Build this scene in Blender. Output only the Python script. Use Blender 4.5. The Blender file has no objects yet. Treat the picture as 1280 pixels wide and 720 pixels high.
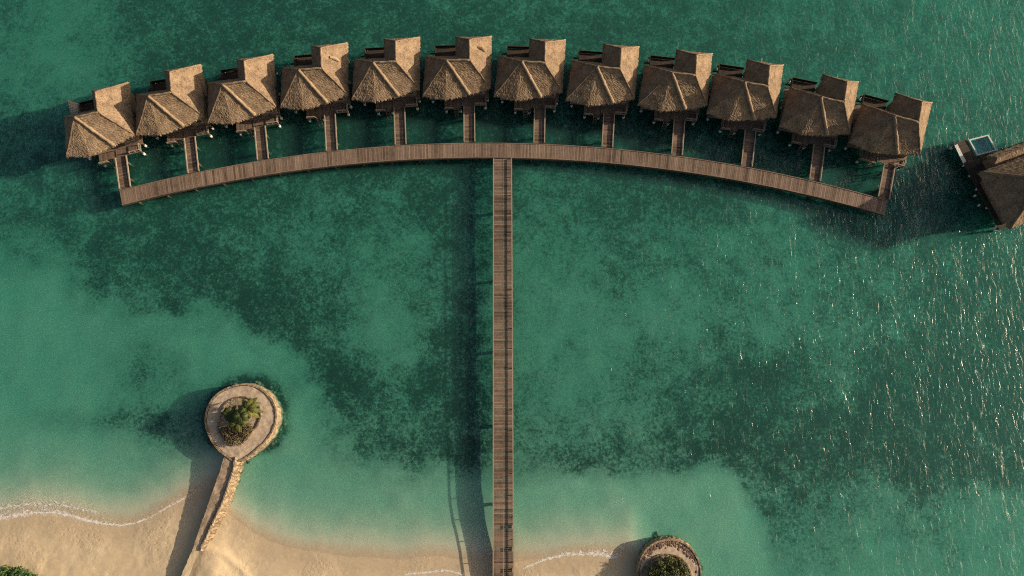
import bpy, math, random
import numpy as np
from mathutils import Vector, Matrix, Quaternion, noise as mnoise

R = random.Random(7)
NP = np.random.default_rng(5)
scene = bpy.context.scene
COL = scene.collection
rad = math.radians

# ------------------------------------------------------------------ camera model
H = 90.0
FOC = 864.0 / 1280.0
TH = rad(12)

def P(px, py, z=0.0):
    """world point seen at photo pixel (px,py) on the level z"""
    u = (px - 640) / 864.0
    v = (360 - py) / 864.0
    d = Vector((u, v * math.cos(TH) + math.sin(TH), -math.cos(TH) + v * math.sin(TH)))
    t = (z - H) / d.z
    return Vector((d.x * t, d.y * t, z))

def to_px(x, y, z=0.0):
    zz = z - H
    yc = y * math.cos(TH) + zz * math.sin(TH)
    dp = y * math.sin(TH) - zz * math.cos(TH)
    return 640 + 864 * x / dp, 360 - 864 * yc / dp

# ------------------------------------------------------------------ helpers
def tag(o, label=None, cat=None, group=None, kind=None):
    if label: o['label'] = label
    if cat: o['category'] = cat
    if group: o['group'] = group
    if kind: o['kind'] = kind
    return o

def empty(name, loc=(0, 0, 0), rz=0.0):
    o = bpy.data.objects.new(name, None)
    COL.objects.link(o)
    o.location = loc
    o.rotation_euler = (0, 0, rz)
    o.empty_display_size = 0.5
    return o

def kids(o):
    return [c for c in COL.objects if c.parent == o]

def copy_tree(o, parent=None):
    c = o.copy()
    COL.objects.link(c)
    if parent is not None:
        c.parent = parent
    for ch in kids(o):
        copy_tree(ch, c)
    return c

class MB:
    def __init__(self):
        self.v = []; self.f = []; self.t = []
    def add(self, vs, fs, tone=0.5):
        b = len(self.v)
        self.v += [tuple(p) for p in vs]
        self.f += [tuple(i + b for i in q) for q in fs]
        self.t += [tone] * len(fs)
        return self
    def hexa(self, q, tone=0.5):
        self.add(q, [(3, 2, 1, 0), (4, 5, 6, 7), (0, 1, 5, 4), (1, 2, 6, 5), (2, 3, 7, 6), (3, 0, 4, 7)], tone)
        return self
    def box(self, cx, cy, cz, sx, sy, sz, rz=0.0, tone=0.5):
        c, s = math.cos(rz), math.sin(rz)
        q = []
        for dz in (-.5, .5):
            for dx, dy in ((-.5, -.5), (.5, -.5), (.5, .5), (-.5, .5)):
                x, y = dx * sx, dy * sy
                q.append((cx + x * c - y * s, cy + x * s + y * c, cz + dz * sz))
        return self.hexa(q, tone)
    def bar(self, a, b, w, h, tone=0.5):
        """rectangular bar from a to b (centres), w wide sideways, h tall"""
        a = Vector(a); b = Vector(b)
        d = (b - a).normalized()
        up = Vector((0, 0, 1)) if abs(d.z) < .95 else Vector((1, 0, 0))
        sd = d.cross(up).normalized() * (w / 2)
        u = sd.cross(d).normalized() * (h / 2)
        q = [a - sd - u, a + sd - u, b + sd - u, b - sd - u, a - sd + u, a + sd + u, b + sd + u, b - sd + u]
        return self.hexa(q, tone)
    def tube(self, pts, rs, n=8, tone=0.5, cap=True):
        pts = [Vector(p) for p in pts]
        if not isinstance(rs, (list, tuple)): rs = [rs] * len(pts)
        vs = []; fs = []
        for i, p in enumerate(pts):
            d = (pts[min(i + 1, len(pts) - 1)] - pts[max(i - 1, 0)]).normalized()
            up = Vector((0, 0, 1)) if abs(d.z) < .9 else Vector((1, 0, 0))
            s = d.cross(up).normalized(); u = s.cross(d)
            for k in range(n):
                a = 2 * math.pi * k / n
                vs.append(p + (s * math.cos(a) + u * math.sin(a)) * rs[i])
        for i in range(len(pts) - 1):
            for k in range(n):
                k2 = (k + 1) % n
                fs.append((i * n + k, i * n + k2, (i + 1) * n + k2, (i + 1) * n + k))
        if cap:
            fs.append(tuple(reversed(range(n))))
            fs.append(tuple((len(pts) - 1) * n + k for k in range(n)))
        return self.add(vs, fs, tone)
    def build(self, name, mat, parent=None, smooth=False):
        me = bpy.data.meshes.new(name)
        me.from_pydata(self.v, [], self.f)
        a = me.attributes.new('tone', 'FLOAT', 'FACE')
        a.data.foreach_set('value', self.t)
        if mat: me.materials.append(mat)
        if smooth:
            me.polygons.foreach_set('use_smooth', [True] * len(me.polygons))
        me.update()
        o = bpy.data.objects.new(name, me)
        COL.objects.link(o)
        if parent is not None: o.parent = parent
        return o

# ------------------------------------------------------------------ materials
class NT:
    def __init__(self, name):
        self.m = bpy.data.materials.new(name)
        self.m.use_nodes = True
        self.t = self.m.node_tree
        self.t.nodes.clear()
        self.out = self.n('ShaderNodeOutputMaterial')
    def n(self, typ, **kw):
        x = self.t.nodes.new(typ)
        for k, v in kw.items():
            if k.startswith('_'): setattr(x, k[1:], v)
        return x
    def L(self, a, b): self.t.links.new(a, b)
    def coord(self, kind='Object'):
        return self.n('ShaderNodeTexCoord').outputs[kind]
    def mapping(self, vec, scale=(1, 1, 1), rot=(0, 0, 0)):
        m = self.n('ShaderNodeMapping')
        m.inputs['Scale'].default_value = scale
        m.inputs['Rotation'].default_value = rot
        self.L(vec, m.inputs['Vector'])
        return m.outputs[0]
    def noise(self, vec, scale, detail=4, rough=.55, dist=0.0):
        x = self.n('ShaderNodeTexNoise')
        x.inputs['Scale'].default_value = scale
        x.inputs['Detail'].default_value = detail
        x.inputs['Roughness'].default_value = rough
        x.inputs['Distortion'].default_value = dist
        if vec is not None: self.L(vec, x.inputs['Vector'])
        return x.outputs[0]
    def math(self, op, a, b=0.0, clamp=False):
        x = self.n('ShaderNodeMath'); x.operation = op; x.use_clamp = clamp
        for i, q in enumerate((a, b)):
            if isinstance(q, (int, float)): x.inputs[i].default_value = q
            else: self.L(q, x.inputs[i])
        return x.outputs[0]
    def ramp(self, fac, stops, interp='LINEAR'):
        x = self.n('ShaderNodeValToRGB')
        cr = x.color_ramp; cr.interpolation = interp
        while len(cr.elements) < len(stops): cr.elements.new(.5)
        for e, (p, c) in zip(cr.elements, stops):
            e.position = p
            e.color = (*c, 1) if len(c) == 3 else c
        self.L(fac, x.inputs[0])
        return x.outputs[0]
    def mix(self, fac, a, b, mode='MIX'):
        x = self.n('ShaderNodeMix'); x.data_type = 'RGBA'; x.blend_type = mode
        x.clamp_result = False
        if isinstance(fac, (int, float)): x.inputs[0].default_value = fac
        else: self.L(fac, x.inputs[0])
        for i, q in ((6, a), (7, b)):
            if isinstance(q, tuple): x.inputs[i].default_value = (*q[:3], 1)
            else: self.L(q, x.inputs[i])
        return x.outputs[2]
    def attr(self, name):
        x = self.n('ShaderNodeAttribute'); x.attribute_name = name
        return x.outputs['Fac']
    def bump(self, h, strength, dist, normal=None):
        x = self.n('ShaderNodeBump')
        x.inputs['Strength'].default_value = strength
        x.inputs['Distance'].default_value = dist
        self.L(h, x.inputs['Height'])
        if normal is not None: self.L(normal, x.inputs['Normal'])
        return x.outputs[0]
    def principled(self, col, rough=.8, normal=None, spec=.3, **kw):
        x = self.n('ShaderNodeBsdfPrincipled')
        if isinstance(col, tuple): x.inputs['Base Color'].default_value = (*col, 1)
        else: self.L(col, x.inputs['Base Color'])
        if isinstance(rough, (int, float)): x.inputs['Roughness'].default_value = rough
        else: self.L(rough, x.inputs['Roughness'])
        x.inputs['Specular IOR Level'].default_value = spec
        if normal is not None: self.L(normal, x.inputs['Normal'])
        self.L(x.outputs[0], self.out.inputs['Surface'])
        return x

def mat_thatch(name, dark, light, seed=0.0):
    t = NT(name)
    co = t.coord()
    fine = t.noise(t.mapping(co, (1, 1, .45)), 9, 5, .7)
    big = t.noise(co, .9, 3, .6)
    f = t.math('ADD', t.math('MULTIPLY', fine, .62), t.math('MULTIPLY', big, .38))
    f = t.math('ADD', f, t.math('MULTIPLY', t.math('SUBTRACT', t.attr('tone'), .5), .45))
    col = t.ramp(f, [(.36, dark), (.5, tuple((a + b) / 2 for a, b in zip(dark, light))), (.64, light)])
    oi = t.n('ShaderNodeObjectInfo')
    col = t.mix(t.math('MULTIPLY', oi.outputs['Random'], .45), col, t.mix(1.0, col, (.72, .70, .68), 'MULTIPLY'))
    rd = t.noise(co, 2.3, 2, .5)
    col = t.mix(t.math('MULTIPLY', rd, .35), col, t.mix(.5, col, (.27, .17, .10)))
    nb = t.bump(fine, .6, .07)
    t.principled(col, .95, nb, .12)
    return t.m

def mat_wood(name, dark, light, grain=(1, 1, 1)):
    t = NT(name)
    co = t.coord()
    g = t.noise(t.mapping(co, grain), 3.2, 4, .65)
    st = t.noise(co, .35, 3, .6)
    f = t.math('ADD', t.math('MULTIPLY', g, .35), t.math('MULTIPLY', t.attr('tone'), .45))
    f = t.math('ADD', f, t.math('MULTIPLY', st, .4))
    col = t.ramp(f, [(.36, dark), (.80, light)])
    t.principled(col, .85, t.bump(g, .4, .02), .2)
    return t.m

M = {}
M['thatch'] = mat_thatch('thatch', (.076, .053, .036), (.32, .228, .145))
M['straw'] = mat_thatch('ridge_straw', (.15, .105, .07), (.34, .25, .16))
M['plank'] = mat_wood('deck_plank', (.07, .046, .033), (.25, .178, .13))
M['rail'] = mat_wood('rail_timber', (.15, .115, .085), (.30, .24, .18))
M['darkwood'] = mat_wood('dark_timber', (.035, .025, .02), (.10, .07, .05))
M['wallwood'] = mat_wood('wall_board', (.10, .07, .05), (.22, .16, .11), (1, 1, .2))
M['palewood'] = mat_wood('bleached_timber', (.25, .2, .16), (.42, .36, .3))

def mat_simple(name, a, b, scale, rough=.85, bump=.4, dist=.05, spec=.25, detail=5):
    t = NT(name)
    co = t.coord()
    n1 = t.noise(co, scale, detail, .65)
    f = t.math('ADD', n1, t.math('MULTIPLY', t.math('SUBTRACT', t.attr('tone'), .5), .5))
    t.principled(t.ramp(f, [(.3, a), (.7, b)]), rough, t.bump(n1, bump, dist), spec)
    return t.m

M['concrete'] = mat_simple('pale_concrete', (.45, .43, .39), (.68, .65, .6), 4)
M['stone'] = mat_simple('coral_stone', (.10, .072, .045), (.34, .25, .16), 2.2, bump=.9, dist=.15)
M['rubble'] = mat_simple('mossy_rubble', (.07, .055, .03), (.20, .155, .09), 2.2, bump=.9, dist=.12)
M['paving'] = mat_simple('coral_paving', (.30, .225, .16), (.47, .37, .27), 1.4, bump=.4, dist=.04)
M['soil'] = mat_simple('bed_soil', (.16, .12, .08), (.34, .27, .19), 3, bump=.8, dist=.1)
M['coping'] = mat_simple('pool_coping', (.40, .40, .36), (.56, .55, .50), 5, bump=.1)
M['tile'] = mat_simple('pool_tile', (.06, .38, .34), (.13, .50, .44), 7, rough=.3)
M['glass'] = mat_simple('dark_glass', (.02, .025, .025), (.03, .035, .035), 1, rough=.08, bump=0, spec=.5)
M['trunk'] = mat_simple('palm_trunk', (.10, .08, .06), (.22, .18, .14), 5)

def mat_leaf(name, dark, mid, light):
    t = NT(name)
    f = t.math('ADD', t.math('MULTIPLY', t.attr('tone'), .8), t.math('MULTIPLY', t.noise(t.coord(), 1.1, 2), .3))
    col = t.ramp(f, [(.15, dark), (.5, mid), (.95, light)])
    b = t.principled(col, .6, None, .3)
    tr = t.n('ShaderNodeBsdfTranslucent'); t.L(col, tr.inputs[0])
    mx = t.n('ShaderNodeMixShader'); mx.inputs[0].default_value = .25
    t.L(b.outputs[0], mx.inputs[1]); t.L(tr.outputs[0], mx.inputs[2])
    t.L(mx.outputs[0], t.out.inputs['Surface'])
    return t.m

M['palm'] = mat_leaf('palm_frond', (.02, .035, .008), (.07, .085, .018), (.20, .185, .04))
M['dryleaf'] = mat_leaf('dry_scrub', (.05, .035, .02), (.13, .10, .05), (.24, .19, .10))
M['olive'] = mat_leaf('olive_hedge', (.02, .03, .008), (.06, .07, .015), (.15, .15, .035))
M['bush'] = mat_leaf('green_bush', (.015, .045, .012), (.045, .10, .025), (.13, .20, .04))

# ------------------------------------------------------------------ sea bed and beach
def interp_poly(pts, x):
    xs = [p[0] for p in pts]; ys = [p[1] for p in pts]
    return np.interp(x, xs, ys)

left_px = [(-700, 620), (-200, 650), (-60, 655), (0, 649), (30, 643), (60, 641), (85, 644), (105, 650), (130, 655), (150, 657), (170, 653), (190, 645),
           (210, 633), (225, 626), (245, 616), (262, 607), (290, 597)]
right_px = [(255, 600), (272, 622), (290, 650), (320, 671), (360, 685), (420, 694), (480, 698), (550, 697), (600, 698), (640, 705), (690, 698),
            (740, 691), (790, 694), (812, 725), (835, 790), (900, 900), (1100, 1050), (2200, 1200)]
LW = [tuple(P(*p)[:2]) for p in left_px]
RW = [tuple(P(*p)[:2]) for p in right_px]
JA, JB = P(291, 573), P(232, 722)        # jetty axis

def jetty_side(x, y):
    t = (y - JA.y) / (JB.y - JA.y)
    ax = JA.x + (JB.x - JA.x) * np.clip(t, -50, 1.6)
    return x - ax                        # >0 : right of the jetty

def sstep(a, b, x):
    t = np.clip((x - a) / (b - a), 0, 1)
    return t * t * (3 - 2 * t)

def shore_s(x, y):
    sl = y - interp_poly(LW, x)
    sr = y - interp_poly(RW, x)
    return np.where(jetty_side(x, y) < 0, sl, sr)

def vnoise(x, y, sc, seed):
    """cheap smooth value noise (numpy)"""
    g = np.random.default_rng(seed).random((256, 256))
    fx = x / sc + 1000.3; fy = y / sc + 1000.7
    ix = np.floor(fx).astype(int); iy = np.floor(fy).astype(int)
    tx = fx - ix; ty = fy - iy
    tx = tx * tx * (3 - 2 * tx); ty = ty * ty * (3 - 2 * ty)
    a = g[ix % 256, iy % 256]; b = g[(ix + 1) % 256, iy % 256]
    c = g[ix % 256, (iy + 1) % 256]; d = g[(ix + 1) % 256, (iy + 1) % 256]
    return (a * (1 - tx) + b * tx) * (1 - ty) + (c * (1 - tx) + d * tx) * ty

def ground_z(x, y):
    s = shore_s(x, y) + (vnoise(x, y, 2.5, 3) - .5) * .5 + (vnoise(x, y, .9, 4) - .5) * .25
    px, py = to_px(x, y)
    dmax = .58 + .22 * sstep(600, 470, py) + .10 * sstep(420, 250, py)
    dmax = dmax + .12 * sstep(900, 1000, px) * sstep(560, 640, py)
    sea = -dmax * (1 - np.exp(-(np.maximum(s, 0) / 4.6) ** 1.6)) - .004 * np.maximum(s - 70, 0)
    sea = np.maximum(sea, -6)
    land = 1.5 * (1 - np.exp(-np.maximum(-s, 0) * .055 / 1.5))
    z = np.where(s > 0, sea, land)
    # sand banked up against the right of the jetty root and a low berm running off from it
    m = np.exp(-(((px - 268) / 26) ** 2 + ((py - 712) / 28) ** 2))
    z = z + .62 * m * (jetty_side(x, y) > -.6)
    bx = [(246, 682), (262, 684), (282, 692), (298, 706), (312, 722), (330, 750)]
    by = np.interp(px, [p[0] for p in bx], [p[1] for p in bx])
    berm = np.exp(-((py - by) / 4.5) ** 2) * sstep(243, 256, px) * sstep(340, 315, px)
    z = z + .16 * berm
    dry = sstep(.05, .3, z)
    z = z + dry * ((vnoise(x, y, .55, 8) - .5) * .07 + (vnoise(x, y, 3.1, 9) - .5) * .12)
    z = z + (1 - dry) * (vnoise(x, y, 2.2, 11) - .5) * .10 * sstep(.02, -.4, z)
    return z

# estimated cover of clean sand (1) against sea-grass and coral rubble (0), photo grid of 80 px
CG = np.array([
 [.42,.52,.34,.26,.24,.27,.27,.30,.32,.32,.32,.32,.32,.34,.36,.36,.36],
 [.48,.50,.36,.24,.22,.27,.27,.27,.27,.27,.27,.27,.30,.34,.36,.34,.36],
 [.40,.34,.20,.20,.19,.18,.18,.20,.18,.18,.18,.20,.25,.26,.32,.30,.28],
 [.34,.28,.24,.27,.33,.37,.36,.28,.36,.35,.32,.33,.33,.26,.22,.28,.26],
 [.50,.40,.22,.22,.30,.42,.48,.32,.52,.42,.40,.43,.47,.42,.34,.22,.18],
 [.62,.58,.40,.26,.14,.28,.60,.34,.54,.54,.50,.46,.44,.42,.32,.18,.16],
 [.80,.78,.55,.60,.45,.12,.26,.24,.46,.50,.45,.28,.18,.36,.22,.10,.12],
 [.88,.86,.66,.76,.70,.32,.34,.28,.40,.38,.34,.24,.18,.20,.12,.10,.16],
 [1.0,1.0,1.0,1.0,1.0,.95,.80,.70,.60,.55,.50,.45,.38,.40,.46,.48,.50],
 [1.0,1.0,1.0,1.0,1.0,1.0,1.0,1.0,1.0,1.0,1.0,.70,.50,.56,.60,.60,.60]])

def poly_sd(px, py, poly):
    """signed distance in px, >0 inside"""
    x = px.ravel(); y = py.ravel()
    ins = np.zeros(x.shape, bool); dm = np.full(x.shape, 1e9)
    n = len(poly)
    for i in range(n):
        x1, y1 = poly[i]; x2, y2 = poly[(i + 1) % n]
        c = ((y1 > y) != (y2 > y))
        with np.errstate(divide='ignore', invalid='ignore'):
            xi = (x2 - x1) * (y - y1) / (y2 - y1 + 1e-12) + x1
        ins ^= c & (x < xi)
        dx, dy = x2 - x1, y2 - y1
        t = np.clip(((x - x1) * dx + (y - y1) * dy) / (dx * dx + dy * dy), 0, 1)
        dm = np.minimum(dm, np.hypot(x - x1 - t * dx, y - y1 - t * dy))
    return np.where(ins, dm, -dm).reshape(px.shape)

TURQ_R = [(600, 606), (660, 600), (700, 596), (740, 594), (780, 598), (815, 601), (842, 594), (870, 586), (895, 586), (918, 597), (934, 615), (944, 638),
          (956, 665), (970, 700), (985, 760), (985, 900), (600, 900)]
TURQ_L = [(-900, 300), (0, 330), (50, 345), (90, 372), (140, 392), (190, 392), (240, 392), (290, 405), (345, 428), (382, 462), (396, 505), (410, 545),
          (450, 580), (505, 598), (560, 606), (620, 612), (640, 900), (-900, 900)]

def cover(x, y):
    px, py = to_px(x, y)
    wob = (vnoise(x, y, 4.0, 21) - .5) * 34 + (vnoise(x, y, 1.3, 22) - .5) * 22
    wx = (vnoise(x, y, 6.0, 31) - .5) * 60; wy = (vnoise(x, y, 6.0, 32) - .5) * 60
    gx = np.clip((px + wx) / 80, 0, 15.999); gy = np.clip((py + wy) / 80, 0, 8.999)
    ix = gx.astype(int); iy = gy.astype(int); tx = gx - ix; ty = gy - iy
    tx = tx * tx * (3 - 2 * tx); ty = ty * ty * (3 - 2 * ty)
    c = (CG[iy, ix] * (1 - tx) + CG[iy, ix + 1] * tx) * (1 - ty) + (CG[iy + 1, ix] * (1 - tx) + CG[iy + 1, ix + 1] * tx) * ty
    fine = (vnoise(x, y, 1.6, 23) - .5) * .16 + (vnoise(x, y, 5.0, 24) - .5) * .14
    c = .29 + (c - .33) * 1.45 + fine
    mr = sstep(-13, 17, poly_sd(px, py, TURQ_R) + wob * .45)
    ml = sstep(-30, 34, poly_sd(px, py, TURQ_L) + wob)
    # islet's soft shadow painted into the left sand flat, among thin sea-grass beds
    weed_shade = (.55 * np.exp(-(((px - 185) / 55) ** 2 + ((py - 455) / 45) ** 2)) + .62 * np.exp(-(((px - 215) / 60) ** 2 + ((py - 530) / 40) ** 2))
            + .4 * np.exp(-(((px - 110) / 70) ** 2 + ((py - 525) / 16) ** 2)) + .35 * np.exp(-(((px - 340) / 40) ** 2 + ((py - 480) / 22) ** 2)))
    lw = np.clip(.93 - weed_shade * (.7 + .6 * vnoise(x, y, 3, 25)), .25, 1)
    c = c * (1 - ml) + np.maximum(c * .4, lw) * ml
    c = c * (1 - mr) + .98 * mr
    s = shore_s(x, y)
    c = np.maximum(c, sstep(8, 3, s))
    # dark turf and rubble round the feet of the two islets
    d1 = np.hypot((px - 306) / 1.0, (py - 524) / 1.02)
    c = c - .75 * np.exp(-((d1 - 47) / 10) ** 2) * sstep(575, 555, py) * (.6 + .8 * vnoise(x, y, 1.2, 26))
    return np.clip(c, 0.0, 1)

def axis(parts):
    out = []
    for a, b, st in parts:
        n = max(1, int(round((b - a) / st)))
        out += list(np.linspace(a, b, n, endpoint=False))
    out.append(parts[-1][1])
    return np.array(out)

def grid_mesh(name, xs, ys, zf, mat, attrs=None):
    X, Y = np.meshgrid(xs, ys)
    Z = zf(X, Y)
    nx, ny = len(xs), len(ys)
    me = bpy.data.meshes.new(name)
    me.vertices.add(nx * ny)
    me.vertices.foreach_set('co', np.stack([X, Y, Z], -1).ravel())
    i = (np.arange(ny - 1)[:, None] * nx + np.arange(nx - 1)[None, :]).ravel()
    q = np.stack([i, i + 1, i + nx + 1, i + nx], -1).ravel()
    me.loops.add(len(q)); me.loops.foreach_set('vertex_index', q)
    me.polygons.add(len(i)); me.polygons.foreach_set('loop_start', np.arange(len(i)) * 4)
    me.update(calc_edges=True)
    me.polygons.foreach_set('use_smooth', np.ones(len(i), bool))
    for an, fn in (attrs or {}).items():
        a = me.attributes.new(an, 'FLOAT', 'POINT')
        a.data.foreach_set('value', fn(X, Y).ravel().astype(np.float32))
    me.materials.append(mat)
    o = bpy.data.objects.new(name, me)
    COL.objects.link(o)
    return o

t = NT('sand_and_seabed')
co = t.coord('Object')
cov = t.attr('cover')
n_pat = t.noise(co, .33, 6, .62, .4)
n_mid = t.noise(co, 1.0, 6, .68, .6)
n_fin = t.noise(co, 2.6, 3, .75, .5)
mot = t.math('ADD', t.math('MULTIPLY', t.math('SUBTRACT', n_pat, .5), .95),
             t.math('ADD', t.math('MULTIPLY', t.math('SUBTRACT', n_mid, .5), 1.0), t.math('MULTIPLY', t.math('SUBTRACT', n_fin, .5), 1.75)))
inv = t.math('SUBTRACT', 1.15, cov)                     # clean sand hardly mottles
mot = t.math('MULTIPLY', mot, t.math('MULTIPLY', inv, .95))
c2 = t.math('ADD', cov, mot, True)
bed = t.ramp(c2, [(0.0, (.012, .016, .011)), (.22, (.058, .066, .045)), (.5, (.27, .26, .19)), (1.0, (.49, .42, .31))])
sep = t.n('ShaderNodeSeparateXYZ'); t.L(co, sep.inputs[0])
zz = sep.outputs[2]
zn = t.math('ADD', zz, t.math('MULTIPLY', t.math('SUBTRACT', t.noise(co, .6, 4), .5), .12))
wet = t.ramp(zn, [(0.0, (1, 1, 1)), (.06, (1, 1, 1)), (.16, (0, 0, 0))])
sandn = t.noise(co, 2.6, 6, .7)
sand = t.ramp(sandn, [(.3, (.42, .325, .205)), (.7, (.52, .41, .27))])
wetsand = t.mix(.32, sand, (.26, .205, .145))
top = t.mix(wet, sand, wetsand)
under = t.ramp(zz, [(0.0, (0, 0, 0)), (.02, (1, 1, 1))])
x = t.n('ShaderNodeMapRange'); x.inputs[1].default_value = -.10; x.inputs[2].default_value = .0
t.L(zz, x.inputs[0])
col = t.mix(x.outputs[0], bed, top)
fp = t.n('ShaderNodeTexVoronoi'); fp.inputs['Scale'].default_value = 1.7
t.L(co, fp.inputs['Vector'])
hts = t.math('ADD', t.math('MULTIPLY', sandn, .6), t.math('MULTIPLY', t.math('MINIMUM', fp.outputs['Distance'], .35), .9))
foot = t.math('MULTIPLY', hts, t.ramp(t.noise(co, .22, 3), [(.45, (.06,) * 3), (.62, (1, 1, 1))]))
landm = t.n('ShaderNodeMapRange'); landm.inputs[1].default_value = -.06; landm.inputs[2].default_value = .12; landm.inputs[3].default_value = .25; t.L(zz, landm.inputs[0])
foot = t.math('MULTIPLY', foot, landm.outputs[0])
b = t.principled(col, .9, t.bump(foot, .7, .12), .15)
rr = t.mix(wet, (.92,) * 3, (.45,) * 3); t.L(rr, b.inputs['Roughness'])
M['seabed'] = t.m

xs = axis([(-700, -250, 40), (-250, -90, 5), (-90, 90, .34), (90, 250, 5), (250, 700, 40)])
ys = axis([(-300, -60, 20), (-60, -20, 2), (-20, -6, .24), (-6, 24, .34), (24, 70, .40), (70, 200, 5), (200, 800, 50)])
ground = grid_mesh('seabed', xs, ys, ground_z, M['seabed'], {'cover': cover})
tag(ground, 'pale sand beach running down to a sea bed of sand and dark sea grass', 'ground', kind='structure')

# ------------------------------------------------------------------ water
t = NT('lagoon_water')
co = t.coord('Object')
w1 = t.noise(t.mapping(co, (1.0, .40, 1), (0, 0, rad(8))), .50, 2, .5, .3)
w2 = t.noise(t.mapping(co, (1.0, .40, 1), (0, 0, rad(-9))), 2.3, 1.5, .5, .6)
w3 = t.noise(co, 6.5, 3, .6)
h = t.math('ADD', t.math('MULTIPLY', w1, .75), t.math('ADD', t.math('MULTIPLY', w2, .30), t.math('MULTIPLY', w3, .02)))
nb = t.bump(h, 1.0, .45)
fr = t.n('ShaderNodeFresnel')
# the same share is reflected whichever side the light crosses from
geo = t.n('ShaderNodeNewGeometry')
nm = t.n('ShaderNodeMix'); nm.data_type = 'VECTOR'
t.L(geo.outputs['Backfacing'], nm.inputs[0]); t.L(nb, nm.inputs[4]); t.L(geo.outputs['Normal'], nm.inputs[5])
t.L(nm.outputs[1], fr.inputs['Normal'])
mr = t.n('ShaderNodeMapRange'); mr.inputs[3].default_value = 1.33; mr.inputs[4].default_value = 1 / 1.33
t.L(geo.outputs['Backfacing'], mr.inputs[0]); t.L(mr.outputs[0], fr.inputs[0])
gl = t.n('ShaderNodeBsdfGlossy'); gl.inputs['Roughness'].default_value = .035
gl.inputs['Color'].default_value = (1, 1, 1, 1); t.L(nb, gl.inputs['Normal'])
tr = t.n('ShaderNodeBsdfTransparent')
mx = t.n('ShaderNodeMixShader')
t.L(fr.outputs[0], mx.inputs[0]); t.L(tr.outputs[0], mx.inputs[1]); t.L(gl.outputs[0], mx.inputs[2])
t.L(mx.outputs[0], t.out.inputs['Surface'])
va = t.n('ShaderNodeVolumeAbsorption')
va.inputs['Color'].default_value = (.20, .785, .735, 1)
va.inputs['Density'].default_value = .95
vs_ = t.n('ShaderNodeVolumeScatter')
vs_.inputs['Color'].default_value = (.42, .97, .84, 1); vs_.inputs['Density'].default_value = .155; vs_.inputs['Anisotropy'].default_value = .3
ad = t.n('ShaderNodeAddShader'); t.L(va.outputs[0], ad.inputs[0]); t.L(vs_.outputs[0], ad.inputs[1])
t.L(ad.outputs[0], t.out.inputs['Volume'])
M['water'] = t.m
mb = MB()
mb.box(0, 250, -5, 1390, 1090, 10)
water = mb.build('water', M['water'])
tag(water, 'green lagoon water rippling over sea grass and sand', 'water', kind='structure')

# ------------------------------------------------------------------ surf foam
def mat_foam(name, thr, sc):
    t = NT(name)
    co = t.coord('Object')
    n1 = t.noise(t.mapping(co, (.8, 1.2, 1)), sc, 6, .72, .8)
    e = t.attr('edge')
    f = t.math('SUBTRACT', t.math('ADD', n1, t.math('MULTIPLY', e, .42)), thr)
    a = t.math('MULTIPLY', f, 7.0, True)
    d = t.n('ShaderNodeBsdfDiffuse'); d.inputs[0].default_value = (.78, .76, .72, 1)
    tr = t.n('ShaderNodeBsdfTransparent'); mx = t.n('ShaderNodeMixShader')
    t.L(t.math('MULTIPLY', a, .7), mx.inputs[0]); t.L(tr.outputs[0], mx.inputs[1]); t.L(d.outputs[0], mx.inputs[2])
    t.L(mx.outputs[0], t.out.inputs['Surface'])
    return t.m

def foam_strip(name, pts, width, mat, label, off=0.0):
    """ragged ribbon of foam laid along the photo-pixel polyline pts"""
    W = [P(*p) for p in pts]
    L = [0]
    for a, b in zip(W, W[1:]): L.append(L[-1] + (b - a).length)
    n = int(L[-1] / .25); m = 10
    vs = []; ed = []
    for i in range(n + 1):
        d = L[-1] * i / n
        x = np.interp(d, L, [p.x for p in W]); y = np.interp(d, L, [p.y for p in W])
        wl = np.interp(d, L, width) if isinstance(width, list) else width
        for j in range(m + 1):
            q = j / m
            yy = y + off + (q - .3) * wl
            z = max(float(ground_z(np.array([x]), np.array([yy]))[0]), 0.0) + .025
            vs.append((x, yy, z))
            tap = min(1, 9 * i / n, 9 * (n - i) / n)
            ed.append((1 - abs(q - .3) / .7 if q > .3 else q / .3) * (.4 + .6 * tap) - .25 * (1 - tap))
    fs = [(i * (m + 1) + j, (i + 1) * (m + 1) + j, (i + 1) * (m + 1) + j + 1, i * (m + 1) + j + 1) for i in range(n) for j in range(m)]
    me = bpy.data.meshes.new(name); me.from_pydata(vs, [], fs)
    a = me.attributes.new('edge', 'FLOAT', 'POINT'); a.data.foreach_set('value', ed)
    me.polygons.foreach_set('use_smooth', [True] * len(fs))
    me.materials.append(mat)
    o = bpy.data.objects.new(name, me); COL.objects.link(o)
    return tag(o, label, 'foam', 'foam along the waterline', 'stuff')

FO = mat_foam('surf_foam', .785, 2.8)
foam_strip('surf_foam', [(-60, 655), (0, 648), (30, 642), (60, 640), (85, 644), (105, 650), (130, 655), (150, 657), (170, 654), (190, 646), (210, 634), (225, 626), (245, 616), (262, 607)],
           [3.4, 3.4, 3.4, 3.2, 2.6, 1.8, 1.3, 1.1, 1.0, 1.0, 1.1, 1.1, 1.1, 1.0], FO, 'thin broken line of white foam left of the sandy jetty')
FO2 = mat_foam('foam_lace', .86, 3.4)
foam_strip('surf_foam', [(-60, 640), (0, 636), (40, 630), (80, 632), (115, 640), (140, 648)], [3.0, 3.2, 3.2, 2.8, 2.0, 1.2], FO2, 'lacy flecks of foam in the shallows at the far left edge')
foam_strip('surf_foam', [(500, 718), (530, 716), (560, 713), (590, 722)], 1.0, FO, 'faint scraps of foam on the sand left of the long pier')
foam_strip('surf_foam', [(642, 716), (660, 708), (680, 700), (705, 694), (730, 693), (750, 693), (765, 696), (785, 697)],
           [1.0, 1.0, 1.1, 1.3, 1.6, 2.2, 2.6, 1.4], FO, 'patchy white foam between the long pier and the round islet')

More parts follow.
